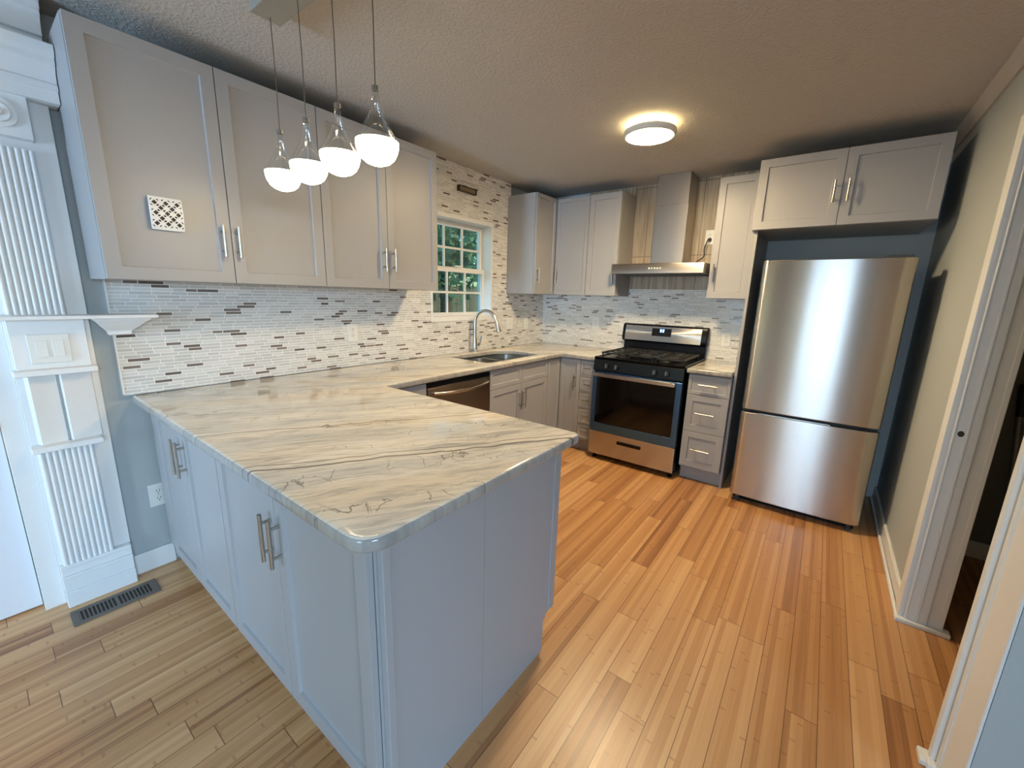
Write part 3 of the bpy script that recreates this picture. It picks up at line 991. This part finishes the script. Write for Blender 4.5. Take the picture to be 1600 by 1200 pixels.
# faucet
t = thing('kitchen_faucet', 'tall brushed gooseneck pull-down faucet behind the sink', 'faucet', (0.067, -1.195, CZ1))
MB().lathe([(0.027, 0.0), (0.027, 0.006), (0.022, 0.012), (0.0185, 0.02), (0.0185, 0.10), (0.0165, 0.125), (0.0, 0.125)]).obj('base', 'nickel', t)
ang = math.radians(12)
cx, cy = math.cos(ang), math.sin(ang)
pts = [(0, 0, 0.12), (0, 0, 0.20), (0, 0, 0.265)]
rr = 0.105
for k in range(1, 17):
    a = PI - k * (PI * 0.92) / 16
    u = rr + rr * math.cos(a)
    pts.append((u * cx, u * cy, 0.265 + rr * math.sin(a)))
MB().tube(pts, 0.0125, 16).obj('spout', 'nickel', t)
p = Vector(pts[-1])
dv = (Vector(pts[-1]) - Vector(pts[-2])).normalized()
MB().tube([p, p + dv * 0.015, p + dv * 0.06, p + dv * 0.105], [0.0125, 0.016, 0.0185, 0.021], 18).obj('spray_head', 'nickel', t)
MB().tube([(0.0, 0.014, 0.06), (0.002, 0.055, 0.062)], [0.012, 0.011], 14).obj('lever_hub', 'nickel', t)
MB().tube([(0.002, 0.052, 0.062), (0.003, 0.062, 0.085), (0.004, 0.068, 0.135)], [0.010, 0.009, 0.013], 14).obj('lever', 'nickel', t)

# ------------------------------------------------------------------ gas range
XA, RWD = 0.9895, 0.7555
t = thing('gas_range', 'black and stainless freestanding gas range with blue-filmed oven door', 'range', (XA, 0, 0))
MB().box(0.003, -0.655, 0.05, RWD - 0.003, -0.006, 0.905).obj('body', 'black', t, 0.003)
for x in (0.04, RWD - 0.04):
    for y in (-0.62, -0.06):
        MB().lathe([(0.02, 0.0), (0.02, 0.012), (0.012, 0.014), (0.012, 0.0495)], (x, y, 0), 16).obj('foot', 'black', t)
# cooktop with raised rim
mb = MB().box(0, -0.672, 0.9055, RWD, -0.006, 0.917)
mb.box(0, -0.672, 0.917, 0.022, -0.08, 0.925).box(RWD - 0.022, -0.672, 0.917, RWD, -0.08, 0.925).box(0.022, -0.672, 0.917, RWD - 0.022, -0.64, 0.925)
mb.obj('cooktop', 'black', t, 0.004)
for bx, by, br in ((0.19, -0.50, 0.046), (0.19, -0.22, 0.038), (0.565, -0.50, 0.042), (0.565, -0.22, 0.034), (0.378, -0.36, 0.04)):
    mb = MB().lathe([(br + 0.014, 0.0), (br + 0.014, 0.004), (br + 0.004, 0.008), (br, 0.012), (br, 0.018), (br * 0.6, 0.020), (0.0, 0.0205)], (bx, by, 0.9175), 28)
    mb.obj('burner', 'blackmat', t)
for x0, x1 in ((0.03, 0.262), (0.267, 0.489), (0.494, 0.7255)):
    mb = MB()
    y0, y1, zt, q = -0.60, -0.10, 0.960, 0.008
    for x in (x0, x1 - 2 * q):
        mb.box(x, y0, zt - 0.014, x + 2 * q, y1, zt)
    for y in (y0, (y0 + y1) / 2 - q, y1 - 2 * q):
        mb.box(x0, y, zt - 0.013, x1, y + 2 * q, zt - 0.0005)
    xc = (x0 + x1) / 2
    mb.box(xc - q, y0, zt - 0.012, xc + q, y1, zt - 0.001)
    for yc in (y0 + 0.127, y1 - 0.127):
        mb.box(x0, yc - q, zt - 0.0115, x1, yc + q, zt - 0.0015)
        mb.box(xc - 0.045, yc - 0.045, zt - 0.009, xc + 0.045, yc + 0.045, zt - 0.003)
    for x in (x0 + 0.01, x1 - 0.01):
        for y in (y0 + 0.01, y1 - 0.01):
            mb.lathe([(0.007, 0.9175), (0.007, zt - 0.01)], (x, y, 0), 10)
    mb.obj('grate', 'blackmat', t, 0.002)
# slanted knob panel
MB().prism([(-0.656, 0.808), (-0.690, 0.808), (-0.676, 0.904), (-0.656, 0.904)], 0.002, RWD - 0.002, 'x').obj('control_panel', 'black', t, 0.004)
for kx in (0.128, 0.215, 0.533, 0.628):
    kb = MB().lathe([(0.021, 0.0), (0.0205, -0.010), (0.017, -0.024), (0.0, -0.025)], (0, 0, 0), 24, 'y')
    ko = kb.obj('knob', 'knobblk', t)
    ko.location = (kx, -0.684, 0.853)
    ko.rotation_euler = (math.radians(-8), 0, 0)
    MB().box(-0.0045, -0.036, -0.019, 0.0045, -0.0245, 0.019).obj('grip', 'knobgrey', ko, 0.002)
# oven door
od = MB()
od.box(0.006, -0.690, 0.272, 0.044, -0.6565, 0.795).box(RWD - 0.048, -0.690, 0.272, RWD - 0.006, -0.6565, 0.795).box(0.044, -0.690, 0.272, RWD - 0.048, -0.6565, 0.345).box(0.044, -0.690, 0.765, RWD - 0.048, -0.6565, 0.795)
dobj = od.obj('oven_door', 'bluefilm', t, 0.002)
MB().box(0.0445, -0.686, 0.3455, RWD - 0.0485, -0.658, 0.7645).obj('oven_glass', 'glassblk', dobj, 0.002)
mb = MB().box(0.022, -0.728, 0.762, RWD - 0.05, -0.700, 0.794)
mb.box(0.03, -0.70, 0.768, 0.06, -0.6905, 0.790).box(RWD - 0.09, -0.70, 0.768, RWD - 0.06, -0.6905, 0.790)
mb.obj('oven_handle', 'steel', dobj, 0.005)
MB().box(0.006, -0.688, 0.055, RWD - 0.006, -0.6565, 0.268).obj('storage_drawer', 'steel', t, 0.004)
mb = MB().box(0.270, -0.700, 0.188, 0.478, -0.6885, 0.214)
mb.obj('drawer_grip', 'black', t, 0.005)
# backguard
MB().box(0.004, -0.045, 0.918, RWD - 0.004, -0.004, 1.03).obj('backguard_base', 'black', t, 0.003)
bgp = [(-0.004, 1.02), (-0.050, 1.02), (-0.074, 1.035), (-0.078, 1.06), (-0.062, 1.165), (-0.050, 1.188), (-0.004, 1.190)]
bk = MB().prism(bgp, -0.012, RWD + 0.006, 'x').obj('backguard', 'black', t, 0.012, 3)


def on_guard(mb, x0, z0, x1, z1, off):
    """a thin plate lying on the sloped face of the backguard"""
    def yy(z):
        return -0.078 + (z - 1.06) * (0.016 / 0.105)
    for a, b in (((x0, z0), (x1, z1)),):
        v = []
        for x, z, d in ((x0, z0, off), (x1, z0, off), (x1, z1, off), (x0, z1, off), (x0, z0, 0.0), (x1, z0, 0.0), (x1, z1, 0.0), (x0, z1, 0.0)):
            v.append(mb.b.verts.new((x, yy(z) - d, z)))
        for f in ((0, 1, 2, 3), (7, 6, 5, 4), (0, 4, 5, 1), (1, 5, 6, 2), (2, 6, 7, 3), (3, 7, 4, 0)):
            mb.b.faces.new([v[i] for i in f])
    return mb


on_guard(MB(), 0.020, 1.038, RWD - 0.046, 1.174, 0.003).obj('steel_fascia', 'steel', bk, 0.001)
ds = on_guard(MB(), 0.276, 1.088, 0.452, 1.158, 0.0045).obj('display', 'black', bk, 0.001)
# blue clock digits 0 2 as segment bars
mb = MB()
SEG = {'0': 'abcdef', '2': 'abged'}
for ch, x in (('0', 0.352), ('2', 0.374)):
    w_, h_, th = 0.012, 0.024, 0.003
    zb = 1.126
    bars = {'a': (0, h_ - th, w_, h_), 'g': (0, h_ / 2 - th / 2, w_, h_ / 2 + th / 2), 'd': (0, 0, w_, th), 'f': (0, h_ / 2, th, h_), 'e': (0, 0, th, h_ / 2), 'b': (w_ - th, h_ / 2, w_, h_), 'c': (w_ - th, 0, w_, h_ / 2)}
    for s in SEG[ch]:
        q = bars[s]
        on_guard(mb, x + q[0], zb + q[1], x + q[2], zb + q[3], 0.0055)
mb.obj('clock_digits', 'digits', ds)

# ------------------------------------------------------------------ range hood
t = thing('range_hood', 'stainless chimney range hood above the gas range', 'range hood', (0.9845, 0, 0))
HB, HT = 1.628, 1.709
MB().prism([(-0.001, HB), (-0.445, HB), (-0.447, HT - 0.012), (-0.44, HT), (-0.001, HT)], 0, 0.7515, 'x').obj('canopy', 'steelhood', t, 0.002)
MB().box(0.02, -0.42, HB - 0.004, 0.73, -0.02, HB - 0.0005).obj('filter', 'darkgrey', t)
MB().box(0.266, -0.253, HT + 0.0005, 0.534, -0.001, 2.19).obj('chimney_lower', 'steelhood', t, 0.002)
MB().box(0.270, -0.249, 2.1905, 0.530, -0.001, CEIL - 0.001).obj('chimney_upper', 'steelhood', t, 0.002)
MB().box(0.28, -0.295, HT + 0.0005, 0.50, -0.2535, HT + 0.014).obj('duct_flange', 'steelhood', t, 0.001)
for k in range(5):
    mb = MB().lathe([(0.007, 0), (0.007, -0.004), (0.005, -0.006), (0.0, -0.006)], (0.330 + k * 0.023, -0.4472, 1.668), 16, 'y')
    mb.obj('button', 'plastic', t)
cp = [(0.671, -0.009, 1.925), (0.671, -0.03, 1.93), (0.662, -0.045, 1.91), (0.645, -0.045, 1.85), (0.65, -0.05, 1.79), (0.62, -0.07, 1.755), (0.585, -0.09, 1.73), (0.575, -0.10, 1.711)]
sm = []
for i in range(len(cp) - 1):
    P0, P1, P2, P3 = (Vector(cp[max(0, min(len(cp) - 1, i + d))]) for d in (-1, 0, 1, 2))
    for k in range(5):
        u = k / 5
        sm.append(0.5 * ((2 * P1) + (-P0 + P2) * u + (2 * P0 - 5 * P1 + 4 * P2 - P3) * u * u + (-P0 + 3 * P1 - 3 * P2 + P3) * u ** 3))
pc = MB().tube(sm, 0.0045, 10).obj('power_cord', 'cordblk', t)
MB().tube([(0.671, -0.0092, 1.925), (0.671, -0.032, 1.925)], [0.017, 0.012], 14).obj('plug', 'cordblk', pc)

# ------------------------------------------------------------------ refrigerator
FXL, FW = 2.162, 0.737
t = thing('refrigerator', 'stainless bottom-freezer refrigerator under the wide cabinet by the right wall', 'refrigerator', (FXL, 0, 0))
MB().box(0.006, -0.665, 0.03, FW - 0.006, -0.04, 1.672).obj('body', 'darkgrey', t, 0.004)


def door_profile(y_back, y_front, rl=0.035, rr=0.06, bow=0.010):
    pts = [(0.0, y_back)]
    for k in range(9):
        a = PI / 2 * k / 8
        pts.append((rl - rl * math.cos(a), y_front + 0.030 - 0.030 * math.sin(a)))
    for k in range(1, 12):
        u = k / 12
        pts.append((rl + (FW - rl - rr) * u, y_front - bow * math.sin(PI * u)))
    for k in range(9):
        a = PI / 2 * (1 - k / 8)
        pts.append((FW - rr + rr * math.cos(a), y_front + 0.034 - 0.034 * math.sin(a)))
    pts.append((FW, y_back))
    return pts


MB().prism(door_profile(-0.667, -0.742), 0.694, 1.684, 'z').obj('fridge_door', 'steel', t, 0.006, 3, 25)
MB().prism(door_profile(-0.667, -0.742), 0.054, 0.672, 'z').obj('freezer_door', 'steel', t, 0.006, 3, 25)
MB().box(0.05, -0.72, 0.6725, FW - 0.08, -0.668, 0.6935).obj('grip_recess', 'black', t)
MB().box(0.10, -0.745, 0.6722, 0.50, -0.722, 0.6765).obj('grip_lip', 'chrome', t, 0.001)
MB().box(0.60, -0.70, 1.6725, 0.72, -0.60, 1.70).obj('hinge_cover', 'darkgrey', t, 0.004)
for x in (0.05, FW - 0.05):
    MB().lathe([(0.02, 0.0), (0.02, 0.02), (0.014, 0.022), (0.014, 0.055)], (x, -0.69, 0), 16).obj('foot', 'darkgrey', t)
MB().box(0.02, -0.66, 0.0, FW - 0.02, -0.10, 0.0295).obj('base_grille', 'black', t)

# ------------------------------------------------------------------ lamps
LX, LY = 1.545, -1.30
t = thing('ceiling_lamp', 'round white flush ceiling lamp, lit, above the kitchen floor', 'ceiling lamp', (LX, LY, CEIL))
MB().lathe([(0.126, -0.0005), (0.126, -0.028), (0.0, -0.028)], seg=56).obj('base', 'glow_ring', t)
MB().lathe([(0.134, -0.030), (0.148, -0.036), (0.152, -0.050), (0.148, -0.064), (0.136, -0.068), (0.132, -0.060), (0.132, -0.036)], seg=56).obj('rim', 'plastic', t)
MB().lathe([(0.1315, -0.058), (0.125, -0.066), (0.09, -0.073), (0.04, -0.077), (0.0, -0.078)], seg=56).obj('diffuser', 'glow_ceiling', t)

t = thing('pendant_lamp', 'row of four lit teardrop pendants hanging from one grey canopy over the peninsula', 'pendant lamp', (0, -3.09, CEIL))
MB().box(0.745, -0.058, -0.048, 1.43, 0.048, -0.0005).obj('canopy', 'canopy', t, 0.002)
for x, zr in ((0.773, 1.862), (0.972, 1.862), (1.176, 1.862), (1.381, 1.862)):
    dz = zr - CEIL
    prof = [(0.0095, 0.138), (0.011, 0.12), (0.0145, 0.10), (0.021, 0.08), (0.031, 0.058), (0.043, 0.036), (0.054, 0.017), (0.062, 0.004), (0.0635, 0.0005)]
    sp = MB().lathe([(r, h + dz) for r, h in prof], (x, 0, 0), 40).obj('shade', 'acrylic', t)
    MB().lathe([(0.0635, dz), (0.0625, dz - 0.014), (0.058, dz - 0.030), (0.049, dz - 0.046), (0.036, dz - 0.057), (0.018, dz - 0.064), (0.0, dz - 0.066)], (x, 0, 0), 40).obj('lens', 'glow_pendant', sp)
    MB().lathe([(0.0, dz + 0.004), (0.060, dz + 0.002), (0.0625, dz), (0.060, dz - 0.001), (0.0, dz - 0.001)], (x, 0, 0), 40).obj('glow_shield', 'plastic', sp)  # opaque disc added to keep the lens glow out of the acrylic
    MB().lathe([(0.0105, dz + 0.138), (0.0105, dz + 0.150), (0.004, dz + 0.153)], (x, 0, 0), 18).obj('cap', 'nickel', sp)
    MB().tube([(x, 0, dz + 0.152), (x + 0.002, 0.001, (dz + 0.1) / 2), (x, 0, -0.0482)], 0.0016, 8).obj('cord', 'cord', t)

t = thing('wall_light', 'small dark bronze rectangular fitting on the mosaic above the window', 'wall light', (0.0, -1.249, 2.262), RL)
mb = MB().box(-0.104, -0.03, -0.022, 0.104, -0.0005, -0.016).box(-0.104, -0.03, 0.016, 0.104, -0.0005, 0.022).box(-0.104, -0.03, -0.016, -0.096, -0.0005, 0.016).box(0.096, -0.03, -0.016, 0.104, -0.0005, 0.016)
mb.obj('housing', 'bronze', t, 0.001)
MB().box(-0.0955, -0.022, -0.0155, 0.0955, -0.001, 0.0155).obj('lens', 'bronzelens', t)

# ------------------------------------------------------------------ floor register
t = thing('floor_register', 'brown metal floor register set in the boards below the pilaster', 'floor vent', (0.148, -3.70, 0.0), RL)
mb = MB().box(-0.145, -0.063, 0, 0.145, -0.040, 0.005).box(-0.145, 0.040, 0, 0.145, 0.063, 0.005).box(-0.145, -0.040, 0, -0.122, 0.040, 0.005).box(0.122, -0.040, 0, 0.145, 0.040, 0.005).box(-0.006, -0.040, 0, 0.006, 0.040, 0.005)
mb.obj('frame', 'register', t, 0.002)
mb = MB()
for s in (-1, 1):
    for k in range(9):
        x = s * (0.013 + k * 0.0128 + 0.004)
        mb.box(x - 0.0024, -0.0398, 0.0008, x + 0.0024, 0.0398, 0.004)
mb.obj('louver', 'register', t)
MB().box(-0.1215, -0.0395, 0.0003, 0.1215, 0.0395, 0.0007).obj('duct_opening', 'slot', t)

# ------------------------------------------------------------------ hallway: pole leaning in the dark
t = thing('broom', 'grey pole with black grip standing in the dark hallway beyond the doorway', 'broom', (3.49, -0.66, 0))
MB().tube([(0.02, -0.02, 0.05), (-0.05, 0.05, 0.86)], 0.012, 12).obj('pole', 'pole', t)
MB().tube([(-0.05, 0.05, 0.861), (-0.062, 0.058, 1.03)], [0.016, 0.019], 12).obj('grip', 'blackmat', t)
MB().box(-0.02, -0.06, 0.0, 0.12, 0.02, 0.055).obj('head', 'blackmat', t, 0.006)

# ------------------------------------------------------------------ outside the sink window
struct('ground_outside', MB().box(-14, -9, -0.5, -0.16, 8, -0.4), 'lawn')
fn = thing('garden_fence', 'weathered vertical-board fence behind the window glass', 'fence', (-4.2, 0, -0.4))
mb = MB()
y = -5.0
while y < 5.0:
    mb.box(0, y, 0, 0.02, y + 0.135, 2.0 + random.uniform(-0.03, 0.03))
    y += 0.143
mb.obj('boards', 'fence', fn)
MB().box(-0.06, -5, 0.4, -0.001, 5, 0.49).box(-0.06, -5, 1.5, -0.001, 5, 1.59).obj('rails', 'fence', fn)


def tree(x, y, h, rad, label, mat, n=1500, z0=0.8):
    t = thing('garden_tree', label, 'tree', (x, y, -0.4), 0)
    MB().tube([(0, 0, 0), (0.05, 0.05, h * 0.4), (0, 0, h * 0.85)], [0.14, 0.11, 0.04], 10).obj('trunk', 'bark', t)
    mb = MB()
    for _ in range(n):
        d = Vector((random.gauss(0, 1), random.gauss(0, 1), random.gauss(0, 1))).normalized() * rad * random.uniform(0.35, 1.0)
        c = Vector((d.x, d.y, z0 + (h - z0) * 0.55 + d.z * (h - z0) / 2 / rad))
        a = Vector((random.gauss(0, 1), random.gauss(0, 1), random.gauss(0, 1))).normalized()
        b = a.cross(Vector((random.random(), random.random(), random.random() + 0.1))).normalized()
        s = random.uniform(0.06, 0.13)
        mb.b.faces.new([mb.b.verts.new(c + a * s), mb.b.verts.new(c + b * s * 0.5), mb.b.verts.new(c - a * s), mb.b.verts.new(c - b * s * 0.5)])
    mb.obj('foliage', mat, t)


tree(-3.2, 1.5, 3.6, 1.1, 'light green leafy tree before the fence at the window right side', 'leaf', 1500, 1.5)
tree(-6.2, -0.3, 5.2, 1.9, 'dark green tree behind the fence seen in the upper sash left half', 'leafdark', 3200, 0.6)
tree(-6.4, 4.2, 5.6, 2.2, 'dark green tree behind the fence seen in the upper sash right half', 'leafdark', 3200, 0.6)
